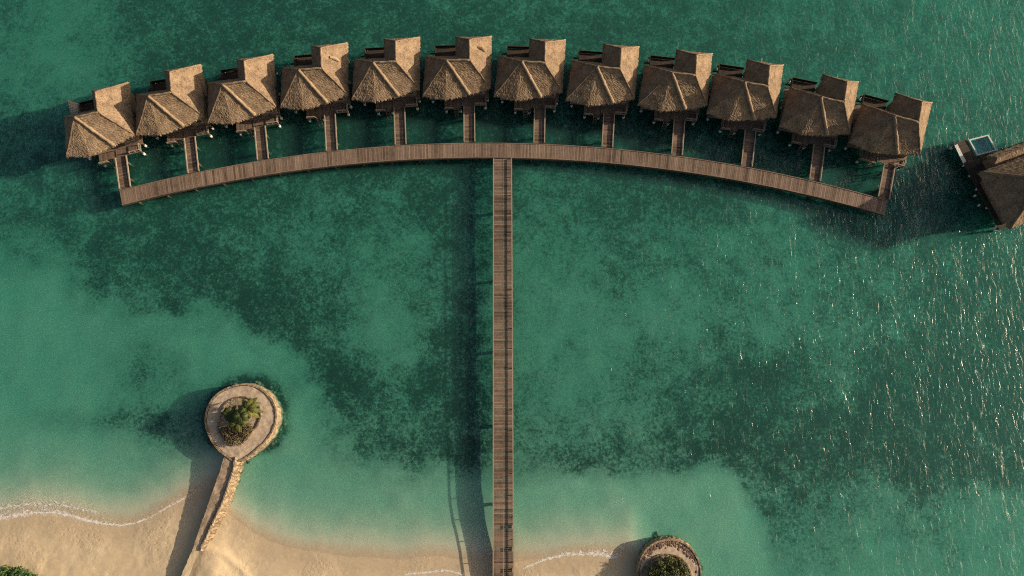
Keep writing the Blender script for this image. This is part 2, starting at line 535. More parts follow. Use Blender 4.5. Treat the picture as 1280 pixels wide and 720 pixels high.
# ------------------------------------------------------------------ timber walkways
DZ = 1.08                       # deck level
CC = Vector((-3.65, -142.53)); RAD = 180.76

def arc_pt(a, r, z):            # a: angle from +y, clockwise
    return Vector((CC.x + math.sin(a) * r, CC.y + math.cos(a) * r, z))

def arc_angle(px, py):
    p = P(px, py, DZ)
    return math.atan2(p.x - CC.x, p.y - CC.y)

A0 = arc_angle(150.5, 245); A1 = arc_angle(1107.5, 257)
HW = 1.08                       # half width of the curved walkway
walk = empty('curved_walkway', arc_pt((A0 + A1) / 2, RAD, 0))
tag(walk, 'long curved timber walkway joining all the thatched bungalows', 'walkway')
wo = walk.location.copy()
def wl(v): return v - wo
mb = MB()
nst = int((A1 - A0) * RAD / .22)
for i in range(nst):
    a = A0 + (A1 - A0) * (i + .04) / nst; b = A0 + (A1 - A0) * (i + .93) / nst
    dz = R.uniform(-.008, .008); e = R.uniform(-.03, .03)
    q = []
    for z in (DZ - .05 + dz, DZ + dz):
        q += [wl(arc_pt(a, RAD - HW + e, z)), wl(arc_pt(b, RAD - HW + e, z)), wl(arc_pt(b, RAD + HW + e, z)), wl(arc_pt(a, RAD + HW + e, z))]
    mb.hexa(q, min(1, max(0, R.gauss(.47, .18))))
mb.build('plank_deck', M['plank'], walk)

def arc_strip(mb, r, w, z0, z1, a0, a1, n, tone=.5, jitter=.1):
    for i in range(n):
        a = a0 + (a1 - a0) * i / n; b = a0 + (a1 - a0) * (i + 1) / n
        q = []
        for z in (z0, z1):
            q += [wl(arc_pt(a, r - w / 2, z)), wl(arc_pt(b, r - w / 2, z)), wl(arc_pt(b, r + w / 2, z)), wl(arc_pt(a, r + w / 2, z))]
        mb.hexa(q, tone + R.uniform(-jitter, jitter))
mb = MB()
for r in (-.85, -.3, .3, .85): arc_strip(mb, RAD + r, .14, DZ - .36, DZ - .062, A0, A1, 60, .4)
mb.build('joists', M['darkwood'], walk)
for r, sgn in ((RAD - HW + .05, -1), (RAD + HW - .05, 1)):
    mb = MB()
    arc_strip(mb, r, .10, DZ + .012, DZ + .07, A0, A1, 60, .5)
    mb.build('kerb_rail', M['plank'], walk)
    mb = MB()
    arc_strip(mb, RAD + sgn * (HW + .045), .05, DZ - .34, DZ - .03, A0, A1, 60, .3)
    mb.build('fascia', M['darkwood'], walk)
def post_at(parent, p, top, name='post', r=.13, foot=True):
    m = MB()
    m.tube([(p[0], p[1], -3.2), (p[0], p[1], top)], r, 8, R.uniform(.3, .7))
    o = m.build(name, M['darkwood'], parent)
    if foot:
        m = MB()
        m.tube([(p[0], p[1], -.15), (p[0], p[1], .26), (p[0], p[1], .33)], [r + .05, r + .045, r + .01], 10)  # pale collar paints in the sunlit foot of the post
        m.build('lit_post_foot', M['concrete'], o)
    return o
for i in range(27):
    a = A0 + (A1 - A0) * (i + .5) / 27
    for s in (-.92, .92):
        post_at(walk, wl(arc_pt(a, RAD + s, 0)), DZ - .365, foot=False)

# gangways: the pixel at the bungalow end and the pixel at the curved walkway
GA = [(152, 188, 157, 235), (238, 165, 242, 213), (325, 153, 329, 198), (413, 138, 415, 187), (499, 130, 501, 178), (586, 128, 587, 177),
      (674, 130, 674, 178), (761, 138, 759, 183), (848, 148, 846, 192), (937, 158, 933, 207), (1022, 175, 1018, 226), (1112, 195, 1104, 247)]
ordn = ['first', 'second', 'third', 'fourth', 'fifth', 'sixth']
def from_end(i):
    return f'{ordn[i]} from the left end' if i < 6 else f'{ordn[11 - i]} from the right end'

def rail_run(mb, a, b, hgt, n, low=True):
    """low open rail with short posts from a to b (deck-level points)"""
    a = Vector(a); b = Vector(b)
    up = Vector((0, 0, 1))
    mb.bar(a + up * hgt, b + up * hgt, .13, .09, .6)
    if low: mb.bar(a + up * .09, b + up * .09, .10, .08, .5)
    for i in range(n + 1):
        p = a.lerp(b, i / n)
        mb.bar(p, p + up * (hgt - .046), .10, .10, .5)

def plank_run(mb, L, w, y0=0.0, step=.2, mean=.5, sd=.16):
    n = int(L / step)
    for i in range(n):
        y = y0 + L * (i + .5) / n
        dz = R.uniform(-.007, .007)
        mb.box(R.uniform(-.015, .015), y, DZ - .025 + dz, w, L / n * .9, .05, R.uniform(-.004, .004), min(1, max(0, R.gauss(mean, sd))))

GH = []
OFF = (-.35, -.25, -.1, 0, 0, 0, -.1, 0, .3, -.1, -.25, -.75)
for i, (x0, y0, x1, y1) in enumerate(GA):
    top = P(x0, y0, DZ); bot = P(x1, y1, DZ)
    r_end = RAD + HW + .10
    hdg = math.atan2(top.x - bot.x, top.y - bot.y)
    # start exactly outside the curved walkway, run out to the bungalow deck
    bd = Vector((bot.x - CC.x, bot.y - CC.y)); ab = math.atan2(bd.x, bd.y)
    hdg = .5 * hdg + .5 * ab
    dirv = Vector((math.sin(hdg), math.cos(hdg), 0))
    st = arc_pt(ab, r_end, 0)
    Lg = (Vector((top.x, top.y, 0)) - st).dot(dirv) + .2
    GH.append((st, dirv, hdg, Lg))
    Lg -= .74 - OFF[i]
    g = empty('gangway', st, -hdg)
    if i == 0: lab = 'short timber gangway at the extreme left end of the curved walkway'
    elif i == 11: lab = 'short timber gangway at the extreme right end of the curved walkway'
    elif i == 5: lab = 'short timber gangway above the curved walkway just left of where the long pier joins'
    elif i == 6: lab = 'short timber gangway above the curved walkway just right of where the long pier joins'
    else: lab = f'short timber gangway, {from_end(i)} of the curved walkway'
    tag(g, lab, 'gangway', 'gangways between the walkway and the bungalows')
    mb = MB(); plank_run(mb, Lg, 1.40, mean=.30); mb.build('plank_deck', M['plank'], g)
    mb = MB()
    for xx in (-.5, 0, .5): mb.bar((xx, .02, DZ - .16), (xx, Lg - .02, DZ - .16), .12, .20, .4)
    mb.build('joists', M['darkwood'], g)
    for s in (-1, 1):
        mb = MB(); rail_run(mb, (s * .74, .05, DZ), (s * .74, Lg - .1, DZ), .22, 4); mb.build('rail', M['rail'], g)
    for yy in (1.4, 3.9):
        for s in (-.5, .5): post_at(g, (s, yy, 0), DZ - .265, foot=False)

# the long straight pier
pt = P(628.2, 198.5, DZ); pb = P(629.4, 760, DZ)
r_in = RAD - HW - .12
ptop = Vector((pt.x, CC.y + math.sqrt(r_in ** 2 - (pt.x - CC.x) ** 2) - .02, 0))
pdir = Vector((pb.x - ptop.x, pb.y - ptop.y, 0)); LP = pdir.length
ph = math.atan2(pdir.y, pdir.x) - math.pi / 2
pier = empty('long_pier', ptop, ph)
tag(pier, 'long straight timber pier with low rails running from the beach to the curved walkway', 'pier')
mb = MB()
n = int(LP / .21)
for i in range(n):
    y = LP * (i + .5) / n
    tn = min(1, max(0, R.gauss(.36, .15)))
    if R.random() < .025: tn = .05
    for xx, w in ((-.62, 1.2), (.62, 1.2)):
        mb.box(xx, y, DZ - .025 + R.uniform(-.008, .008), w, LP / n * .9, .05, R.uniform(-.004, .004), min(1, max(0, tn + R.gauss(0, .07))))
mb.build('plank_deck', M['plank'], pier)
mb = MB()
for xx in (-1.0, -.35, .35, 1.0): mb.bar((xx, .02, DZ - .20), (xx, LP, DZ - .20), .14, .27, .4)
mb.build('joists', M['darkwood'], pier)
for s in (-1, 1):
    mb = MB(); rail_run(mb, (s * 1.23, .05, DZ), (s * 1.23, LP, DZ), .28, 22, False); mb.build('rail', M['rail'], pier)
for qy in (658, 686, 712):
    e_ = P(640, qy, DZ); yy = (Vector((e_.x, e_.y, 0)) - ptop).dot(pdir.normalized())
    mb = MB(); mb.box(-1.10, yy, DZ + .225, .12, .42, .43, 0, .3); mb.box(-1.10, yy, DZ + .455, .16, .46, .03, 0, .5)
    mb.build('rail_box', M['rail'], pier)
for i in range(6):
    yy = LP * (i + .75) / 6
    for s in (-.9, .9): post_at(pier, (s, yy, 0), DZ - .34, r=.12, foot=False)

# ------------------------------------------------------------------ thatched bungalow
def lerp(a, b, t): return a + (b - a) * t

def thatch_face(mb, top, bot, rows_per_m=6.5, seed=0, skirt=.24, tone_rng=.10):
    """thatched slope between the polylines top and bot (lists of Vector); adds courses, roughness and a hanging eave fringe"""
    def along(poly, t):
        L = [0]
        for a, b in zip(poly, poly[1:]): L.append(L[-1] + (b - a).length)
        if L[-1] < 1e-6: return poly[0].copy()
        d = t * L[-1]
        for i in range(len(poly) - 1):
            if d <= L[i + 1] or i == len(poly) - 2:
                k = (d - L[i]) / max(1e-6, L[i + 1] - L[i])
                return poly[i].lerp(poly[i + 1], k)
    ln = sum((b - a).length for a, b in zip(bot, bot[1:]))
    nx = max(4, int(ln * rows_per_m)); sl = (along(bot, .5) - along(top, .5)).length
    ny = max(4, int(sl * rows_per_m))
    nrm = (along(bot, 1) - along(bot, 0)).cross(along(top, .5) - along(bot, .5)).normalized()
    if nrm.z < 0: nrm = -nrm
    rr = random.Random(seed)
    V = []; T = []
    for j in range(ny + 1):
        v = j / ny
        for i in range(nx + 1):
            u = i / nx
            p = along(top, u).lerp(along(bot, u), v)
            edge = min(1, u * nx / 1.5, (1 - u) * nx / 1.5)
            d = (mnoise.noise(p * 2.2 + Vector((seed, 0, 0))) * .022 + mnoise.noise(p * .7 + Vector((0, seed, 3))) * .02 + rr.uniform(-.022, .028)) * (.35 + .65 * edge)
            course = (v * sl / .55) % 1.0
            d += .03 * course
            if j == ny:
                out = (along(bot, u) - along(top, u)).normalized()
                p = p + out * rr.uniform(-.10, .14)
            V.append(p + nrm * d)
    o = Vector((0, 0, -1))
    F = []
    for j in range(ny):
        for i in range(nx):
            a = j * (nx + 1) + i
            F.append((a, a + nx + 1, a + nx + 2, a + 1))
    base = len(V)
    for i in range(nx + 1):
        q = V[ny * (nx + 1) + i]
        V.append(q + o * (skirt + rr.uniform(-.10, .12)) + (along(bot, i / nx) - along(top, i / nx)).normalized() * rr.uniform(-.02, .05))
    for i in range(nx):
        a = ny * (nx + 1) + i
        F.append((a, base + i, base + i + 1, a + 1))
    b = len(mb.v)
    mb.v += [tuple(p) for p in V]
    for f in F:
        mb.f.append(tuple(k + b for k in f))
        mb.t.append(.5 + rr.uniform(-tone_rng, tone_rng))
    # loose straws at the eave
    for k in range(int(ln * 7)):
        u = rr.random(); p = along(bot, u); out = (p - along(top, u)).normalized()
        s = (along(bot, min(1, u + .02)) - along(bot, max(0, u - .02)))
        s = s.normalized() * rr.uniform(.03, .07) if s.length > 1e-6 else Vector((.05, 0, 0))
        e = p + out * rr.uniform(.10, .30) + Vector((0, 0, -rr.uniform(.08, .26))) + s * rr.uniform(-2, 2)
        p = p - out * .15 + nrm * .03
        mb.add([p - s, p + s, e], [(0, 1, 2)], rr.uniform(.35, .85))

EZ, RZ = 3.95 - 0.0, 7.25       # eave and ridge height above the water

def make_roof(seed):
    V = Vector
    Ap = V((-2.45, 2.9, RZ)); Rf = V((.63, 2.85, RZ)); Rb = V((.66, 5.75, RZ))
    FL = V((-6.0, -.32, EZ - .1)); mid = V((-2.95, -.9, EZ - .15)); FR = V((.32, -.28, EZ - .1)); Rr = V((3.2, .52, EZ))
    BL = V((-5.5, 5.45, EZ)); VC = V((-1.42, 5.45, EZ)); Bbl = V((-1.42, 8.3, EZ)); Bbr = V((3.5, 8.25, EZ))
    mb = MB()
    thatch_face(mb, [Ap, Ap], [BL, FL], seed=seed + 1)
    thatch_face(mb, [Ap, Ap], [FL, mid, FR], seed=seed + 2)
    thatch_face(mb, [Ap, Rf], [FR, Rr], seed=seed + 3)
    thatch_face(mb, [Rf, Rb], [Rr, Bbr], seed=seed + 4)
    thatch_face(mb, [Rb, Rb], [Bbr, Bbl], seed=seed + 5)
    thatch_face(mb, [Rb, Rf], [Bbl, VC], seed=seed + 6)
    thatch_face(mb, [Rf, Ap], [VC, BL], seed=seed + 7)
    caps = MB()
    def cap(a, b, r0, r1, tone):
        n = max(4, int((b - a).length / .28)); rr = random.Random(seed + int(a.x * 10) + int(b.y * 7))
        pts = []; rs = []
        for i in range(n + 1):
            q = a.lerp(b, i / n)
            pts.append(q + V((rr.uniform(-.03, .03), rr.uniform(-.03, .03), rr.uniform(-.02, .05))))
            rs.append(lerp(r0, r1, i / n) * rr.uniform(.9, 1.12))
        caps.tube(pts, rs, 9, tone)
    up = V((0, 0, .05))
    cap(Ap + up, FR + V((0, 0, .02)), .21, .24, .55)
    hip = caps; caps = MB()
    cap(Ap, FL, .10, .07, .4)
    cap(Ap, BL, .12, .10, .5)
    cap(Ap, Rf, .14, .13, .5)
    cap(Rf, Rb, .15, .15, .55)
    cap(Rf, Rr, .11, .07, .5)
    cap(Rb, Bbr, .12, .10, .55)
    cap(Rb, Bbl, .10, .08, .4)
    return mb, caps, hip

def build_bungalow():
    root = empty('thatched_bungalow')
    rm, caps, hip = make_roof(10)
    roof = rm.build('thatch_roof', M['thatch'], root)
    caps.build('ridge_cap', M['thatch'], roof, True)
    hip.build('hip_cap', M['straw'], roof, True)  # sun catching this hip is painted in: paler straw than the other caps
    # walls of the front room and of the rear room, boarded; each room its own mesh
    def room(x0, x1, y0, y1, z0, z1):
        mb = MB(); th = .12
        n = lambda a, b: max(1, int(abs(b - a) / .16))
        for yy in (y0, y1):
            k = n(x0, x1)
            for i in range(k):
                xa = x0 + (x1 - x0) * i / k; xb = x0 + (x1 - x0) * (i + .94) / k
                mb.box((xa + xb) / 2, yy, (z0 + z1) / 2, xb - xa, th + R.uniform(-.01, .01), z1 - z0, 0, R.uniform(.2, .8))
        for xx in (x0, x1):
            k = n(y0, y1)
            for i in range(k):
                ya = y0 + th / 2 + .01 + (y1 - y0 - th - .02) * i / k; yb = y0 + th / 2 + .01 + (y1 - y0 - th - .02) * (i + .94) / k
                mb.box(xx, (ya + yb) / 2, (z0 + z1) / 2, th + R.uniform(-.01, .01), yb - ya, z1 - z0, 0, R.uniform(.2, .8))
        return mb
    w = room(-5.0, 2.5, 1.0, 4.7, DZ + .005, EZ - .02).build('wall', M['wallwood'], root)
    w2 = room(-.95, 2.75, 4.85, 7.95, DZ + .005, EZ - .02).build('wall', M['wallwood'], root)
    mb = MB(); mb.box(0, .90, DZ + 1.05, .95, .06, 2.08, 0, .3); dr = mb.build('door', M['darkwood'], root)
    mb = MB(); mb.tube([(.34, .84, DZ + .95), (.34, .84, DZ + 1.2)], .02, 6); mb.build('handle', M['concrete'], dr)
    for (xx, yy, sx, sy) in ((-3.0, .905, 1.7, .05), (1.75, .905, .9, .05), (-5.095, 2.8, .05, 1.6), (1.0, 8.045, 1.8, .05)):
        mb = MB(); f = .08; zc = DZ + 1.45
        lx, ly = (sx, 0) if sx > sy else (0, sy)
        for s in (-.5, .5):
            mb.box(xx + lx * s, yy + ly * s, zc, f if lx else .08, f if ly else .08, 1.16, 0, .7)
            mb.box(xx, yy, zc + 1.2 * s, (sx + .1) if lx else .075, (sy + .1) if ly else .075, f, 0, .7)
        wn = mb.build('window', M['palewood'], root)
        mb = MB(); mb.box(xx, yy, zc, sx - .08 if lx else .03, sy - .08 if ly else .03, 1.12); mb.build('pane', M['glass'], wn)
    # platform, front deck, landing and back deck
    def planks(x0, x1, y0, y1, z=DZ, along='x', mean=.45, sw=.16):
        mb = MB()
        if along == 'x':
            k = max(1, int((y1 - y0) / sw))
            for i in range(k): mb.box((x0 + x1) / 2, y0 + (y1 - y0) * (i + .5) / k, z - .025 + R.uniform(-.004, .004), x1 - x0, (y1 - y0) / k * .88, .05, 0, min(1, max(0, R.gauss(mean, .15))))
        else:
            k = max(1, int((x1 - x0) / sw))
            for i in range(k): mb.box(x0 + (x1 - x0) * (i + .5) / k, (y0 + y1) / 2, z - .025 + R.uniform(-.004, .004), (x1 - x0) / k * .88, y1 - y0, .05, 0, min(1, max(0, R.gauss(mean, .15))))
        return mb
    planks(-5.3, 2.9, .55, 7.1).build('platform', M['plank'], root)
    planks(-3.3, -.95, -.85, .50, DZ - .10, 'y', .4, .2).build('front_deck', M['plank'], root)
    planks(-.92, 2.55, -.55, .50, DZ - .02, 'y', .4).build('landing', M['plank'], root)
    mb = MB()
    for yy in (.7, 2.6, 4.5, 6.4, 7.7): mb.bar((-5.25, yy, DZ - .19), (2.85, yy, DZ - .19), .14, .24, .4)
    for yy in (-.8, .2): mb.bar((-3.25, yy, DZ - .27), (-1.0, yy, DZ - .27), .12, .2, .4)
    for yy in (-.4, .3): mb.bar((-.9, yy, DZ - .17), (2.5, yy, DZ - .17), .12, .18, .4)
    mb.build('bearer', M['darkwood'], root)
    bd = planks(-4.55, -1.1, 7.15, 8.45, DZ - .06, 'x', .15).build('back_deck', M['darkwood'], root)
    mb = MB()
    for xx in (-4.45, -1.2): mb.bar((xx, 6.9, DZ - .20), (xx, 8.4, DZ - .20), .12, .2, .4)
    mb.build('bearer', M['darkwood'], root)
    mb = MB()
    mb.bar((-4.55, 7.1, DZ + .25), (-4.55, 8.5, DZ + .25), .06, .62, .1)
    mb.bar((-4.50, 8.5, DZ + .25), (-1.05, 8.5, DZ + .25), .06, .62, .1)
    mb.build('parapet', M['darkwood'], root)
    # rails round the landing
    mb = MB(); rail_run(mb, (1.02, -.50, DZ), (2.5, -.50, DZ), .6, 2); rail_run(mb, (2.5, -.42, DZ), (2.5, .45, DZ), .6, 1); mb.build('rail', M['rail'], root)
    mb = MB(); rail_run(mb, (-3.25, -.9, DZ - .1), (-2.1, -.9, DZ - .1), .4, 2); mb.build('rail', M['rail'], root)
    # ladder down to the water
    mb = MB()
    for xx in (-1.9, -1.4): mb.bar((xx, -1.0, DZ + .1), (xx, -1.6, -.7), .06, .06, .6)
    for k in range(6):
        f = (k + .6) / 6.4; mb.bar((-1.88, lerp(-1.0, -1.6, f), lerp(DZ + .1, -.7, f)), (-1.42, lerp(-1.0, -1.6, f), lerp(DZ + .1, -.7, f)), .05, .05, .6)
    mb.build('ladder', M['wallwood'], root)
    for (xx, yy, tp) in ((-5.0, .75, DZ - .31), (-2.4, .75, DZ - .31), (.3, .75, DZ - .31), (2.7, .75, DZ - .31), (-5.0, 4.5, DZ - .31), (-1.2, 4.5, DZ - .31), (2.7, 4.5, DZ - .31),
                         (-1.2, 7.7, DZ - .31), (2.7, 7.7, DZ - .31), (-4.5, 8.8, DZ - .31), (-3.1, -.8, DZ - .38), (-1.15, -.8, DZ - .38), (2.35, -.4, DZ - .27)):
        post_at(root, (xx, yy, 0), tp)
    return root

BL_LAB = ['thatched bungalow at the extreme left end of the curved walkway and row',
          'thatched bungalow with sunlit roof, second from the left end of the row',
          'thatched bungalow with sunlit roof, third from the left end of the row',
          'thatched bungalow with a long pale bundle mending its golden rear roof slope, fourth from left',
          'thatched bungalow with unmarked golden rear roof, between the two roofs that carry patches',
          'thatched bungalow with small dark patch on golden slope, left of the long pier',
          'thatched bungalow just right of the long pier, golden slope cut by shade',
          'thatched bungalow with half shaded roof, second one to the right of the long pier',
          'thatched bungalow with half shaded roof, fourth from the right end of the row',
          'thatched bungalow with half shaded roof, third from the right end of the row',
          'thatched bungalow beside the end one, second from the right end of the row',
          'thatched bungalow at the right end of the walkway, its whole right roof slope in sun']
proto = build_bungalow()
roofs = [None]
for k in (40, 75):
    rm, cp, hp = make_roof(k)
    a = rm.build('thatch_roof', M['thatch']); b = cp.build('ridge_cap', M['thatch'], None, True); h_ = hp.build('hip_cap', M['straw'], None, True)
    roofs.append((a.data, b.data, h_.data))
    for q in (a, b, h_): bpy.data.objects.remove(q)
BUNG = []
for i in range(12):
    o = proto if i == 0 else copy_tree(proto)
    st, dirv, hdg, Lg = GH[i]
    base = st + dirv * (Lg - .15 + OFF[i]) + Vector((dirv.y, -dirv.x, 0)) * (.25, .1, 0, 0, 0, -.15, -.3, -.2, -.2, -.75, -.45, -.75)[i]
    o.location = base
    o.rotation_euler = (0, 0, -hdg + R.uniform(-.012, .012))
    tag(o, BL_LAB[i], 'bungalow', 'thatched bungalows along the curved walkway')
    rv = roofs[i % 3]
    if rv:
        for c in kids(o):
            if c.name.startswith('thatch_roof'):
                c.data = rv[0]
                for g in kids(c): g.data = rv[2] if g.name.startswith('hip') else rv[1]
    BUNG.append(o)
# only the end bungalow shows a leaning privacy screen beside its back deck
mb = MB()
for i in range(9):
    y = 6.9 + .19 * i
    mb.bar((-4.75, y, DZ + .1), (-4.75 - 1.0 + .045 * i, y, DZ + .7 + .14 * i), .17, .05, R.uniform(.3, .6))
mb.bar((-4.85, 6.85, DZ + .12), (-4.85, 8.5, DZ + .12), .07, .07, .4)
mb.bar((-4.72, 6.9, DZ - .3), (-4.72, 6.9, DZ + .2), .08, .08, .4); mb.bar((-4.72, 8.4, DZ - .3), (-4.72, 8.4, DZ + .2), .08, .08, .4)
sc_ = mb.build('privacy_screen', M['palewood'], BUNG[0]); sc_['label'] = 'pale slatted screen leaning beside the back deck'
# repairs seen on two of the rear roofs
def roof_of(o): return [c for c in kids(o) if c.name.startswith('thatch_roof')][0]
def slope_pt(y, f, lift=.1):    # on the right slope of the rear roof; f 0 ridge .. 1 eave
    return Vector((lerp(.65, 3.35, f) + lift * .77, y, lerp(RZ, EZ, f) + lift * .63))
mb = MB()
mb.tube([slope_pt(4.9, .30, .1), slope_pt(5.0, .48, .22), slope_pt(4.9, .66, .1)], [.16, .26, .15], 8, .9)
pt_ = mb.build('thatch_patch', M['straw'], roof_of(BUNG[3])); pt_['label'] = 'raised pale straw bundle patching the roof slope'
mb = MB()
mb.tube([slope_pt(5.35, .36, .05), slope_pt(5.45, .5, .16), slope_pt(5.3, .68, .05)], [.12, .22, .12], 8, .1)
pt_ = mb.build('thatch_patch', M['thatch'], roof_of(BUNG[5])); pt_['label'] = 'small dark patch of older thatch'

# ------------------------------------------------------------------ larger villa with a pool at the right edge
va_ = P(1224.4, 215.5, 4.2); vb_ = P(1262, 285.5, 4.2)
vd = Vector((vb_.x - va_.x, vb_.y - va_.y, 0)); VW = vd.length; vd.normalize()
# local frame: +y runs from the lower corner to the upper corner of the left eave, +x points away to the right
villa = empty('pool_villa', (vb_.x, vb_.y, 0), math.atan2(-vd.y, -vd.x) - math.pi / 2)
tag(villa, 'large brown thatched villa with a small pool, cut off by the right edge', 'villa')
bpy.context.view_layer.update()
VM = Matrix.Translation(villa.location) @ Matrix.Rotation(villa.rotation_euler.z, 4, 'Z')
VI = VM.inverted()
def vl(px, py, z): return VI @ P(px, py, z)
mb = MB(); V = Vector
e0 = V((0, 0, 4.2)); e1 = V((0, VW, 4.2)); hw = VW / 2; zr = 4.2 + hw * 1.0
D = 13.0
r0 = V((hw * .95, hw, zr)); r1 = V((D - hw * .95, hw, zr)); e2 = V((D, VW, 4.2)); e3 = V((D, 0, 4.2))
thatch_face(mb, [r0, r0], [e1, e0], 5, 201)
thatch_face(mb, [r0, r1], [e0, e3], 5, 202)
thatch_face(mb, [r1, r1], [e3, e2], 5, 203)
thatch_face(mb, [r1, r0], [e2, e1], 5, 204)
vr = mb.build('thatch_roof', M['thatch'], villa)
mb = MB()
for a, b in ((r0, e0), (r0, e1), (r0, r1), (r1, e2), (r1, e3)):
    n = 14
    mb.tube([a.lerp(b, i / n) + V((0, 0, .05 + R.uniform(-.03, .04))) for i in range(n + 1)], [.19 * R.uniform(.9, 1.1) for i in range(n + 1)], 8, .35)
mb.build('ridge_cap', M['straw'], vr, True)
# second, lower roof between the main roof and the pool
mb = MB()
f0 = V((2.7, 8.35, 3.5)); f1 = V((2.7, 10.0, 3.5)); f2 = V((14, 10.0, 3.5)); f3 = V((14, 8.35, 3.5))
g0 = V((3.3, 9.2, 4.15)); g1 = V((13.4, 9.2, 4.15))
thatch_face(mb, [g0, g0], [f1, f0], 5, 211); thatch_face(mb, [g0, g1], [f0, f3], 5, 212)
thatch_face(mb, [g1, g1], [f3, f2], 5, 213); thatch_face(mb, [g1, g0], [f2, f1], 5, 214)
mb.build('thatch_roof', M['thatch'], villa)
mb = MB()
k = int(10.2 / .2)
for i in range(k):
    y = .3 + 10.2 * (i + .5) / k
    mb.box((1.15 + 13) / 2, y, DZ - .03, 13 - 1.15, 10.2 / k * .9, .05, 0, min(1, max(0, R.gauss(.2, .15))))
mb.build('deck', M['darkwood'], villa)
mb = MB()
for xx in (1.4, 4, 7, 11): mb.bar((xx, .4, DZ - .2), (xx, 10.4, DZ - .2), .16, .28, .4)
mb.build('bearer', M['darkwood'], villa)
for bx in ((1.9, 12.2, 1.0, 7.2), (3.6, 12.8, 8.7, 9.7)):
    mb = MB()
    x0, x1, y0, y1 = bx
    zt_ = 4.15 if y0 < 5 else 3.4
    for i in range(int((y1 - y0) / .2)):
        y = y0 + .1 + .2 * i
        for xx in (x0, x1): mb.box(xx, y, (DZ + zt_) / 2, .12, .18, zt_ - DZ - .01, 0, R.uniform(.2, .7))
    for i in range(int((x1 - x0) / .2)):
        x = x0 + .1 + .2 * i
        for yy in (y0 - .07, y1 + .07): mb.box(x, yy, (DZ + zt_) / 2, .18, .12, zt_ - DZ - .01, 0, R.uniform(.2, .7))
    mb.build('wall', M['wallwood'], villa)
# pool: basin, coping and water
pc = [vl(*p, DZ + .15) for p in ((1210.7, 174.4), (1235.6, 168.2), (1246.7, 187.8), (1221.8, 194.4))]
mid_ = sum(pc, V((0, 0, 0))) / 4
inn = [mid_ + (p - mid_) * .87 for p in pc]
mb = MB()
zt, zb = DZ + .15, .1
for i in range(4):
    j = (i + 1) % 4
    q = [pc[i], pc[j], inn[j], inn[i]]
    mb.hexa([V((p.x, p.y, zt - .14)) for p in q] + [V((p.x, p.y, zt)) for p in q])
cop = mb
basin = MB()
for i in range(4):
    j = (i + 1) % 4
    q = [mid_ + (pc[i] - mid_) * .97, mid_ + (pc[j] - mid_) * .97, inn[j] + (mid_ - inn[j]) * .01, inn[i] + (mid_ - inn[i]) * .01]
    basin.hexa([V((p.x, p.y, zb)) for p in q] + [V((p.x, p.y, zt - .145)) for p in q])
basin.hexa([V((p.x, p.y, zb - .1)) for p in pc] + [V((p.x, p.y, zb - .002)) for p in pc])
pl = basin.build('pool', M['tile'], villa)
cop.build('coping', M['coping'], pl)
t = NT('pool_water')
gl = t.n('ShaderNodeBsdfGlossy'); gl.inputs['Roughness'].default_value = .05
tr = t.n('ShaderNodeBsdfTransparent'); tr.inputs[0].default_value = (.45, .86, .92, 1)
nb = t.bump(t.noise(t.coord(), 3, 2), .4, .05); fr = t.n('ShaderNodeFresnel'); fr.inputs[0].default_value = 1.33
t.L(nb, gl.inputs['Normal']); t.L(nb, fr.inputs['Normal'])
mx = t.n('ShaderNodeMixShader'); t.L(fr.outputs[0], mx.inputs[0]); t.L(tr.outputs[0], mx.inputs[1]); t.L(gl.outputs[0], mx.inputs[2]); t.L(mx.outputs[0], t.out.inputs[0])
mb = MB(); mb.add([V((p.x, p.y, zt - .2)) for p in inn], [(0, 1, 2, 3)]); mb.build('pool_water', t.m, pl)
# dark sun deck left of the pool and the pale bench on it
mb = MB()
k = 19
for i in range(k):
    y = 10.56 + 2.95 * (i + .5) / k
    mb.box(2.08, y, DZ - .03 + R.uniform(-.006, .006), 1.9, 2.95 / k * .9, .05, 0, R.uniform(.05, .4))
mb.build('sun_deck', M['darkwood'], villa)
bq = [vl(*p, DZ + .45) for p in ((1193.3, 182), (1196.8, 180), (1207.8, 202), (1204.2, 204.3))]
mb = MB()
for s in (.0, .26, .52, .78):
    q = [bq[0].lerp(bq[1], s), bq[0].lerp(bq[1], s + .2), bq[3].lerp(bq[2], s + .2), bq[3].lerp(bq[2], s)]
    mb.hexa([p - V((0, 0, .05)) for p in q][::-1] + [p for p in q][::-1], R.uniform(.5, .8))
bench_c = sum(bq, V((0, 0, 0))) / 4
bc = VM @ V((bench_c.x, bench_c.y, 0)); bc.z = DZ - .025
bench = empty('bench', bc, villa.rotation_euler.z)
off = V((bench_c.x, bench_c.y, bc.z))
mb.v = [tuple(V(v) - off) for v in mb.v]
mb.build('seat', M['concrete'], bench)
for a, b in ((0, 1), (3, 2)):
    p = bq[a].lerp(bq[b], .5); p = p + (bench_c - p) * .12 - off
    m2 = MB(); m2.box(p.x, p.y, (p.z - .055) / 2, .34, .1, p.z - .055, 0, .4); m2.build('leg', M['darkwood'], bench)
tag(bench, 'pale slatted bench along the edge of the dark deck beside the pool', 'bench')
for (px, py) in ((1206, 206), (1213.5, 219), (1222, 236), (1220, 244), (1225, 256), (1235, 259), (1247, 281)):
    p = vl(px, py, .25)
    post_at(villa, (p.x, p.y, 0), DZ - .35, r=.10)
for (xx, yy) in ((1.4, .6), (5, .6), (9, .6), (12, .6), (5, 4), (9, 4), (1.4, 13.2), (2.9, 13.2), (2.9, 10.8), (7, 10.2), (11, 10.2)):
    post_at(villa, (xx, yy, 0), DZ - .35)

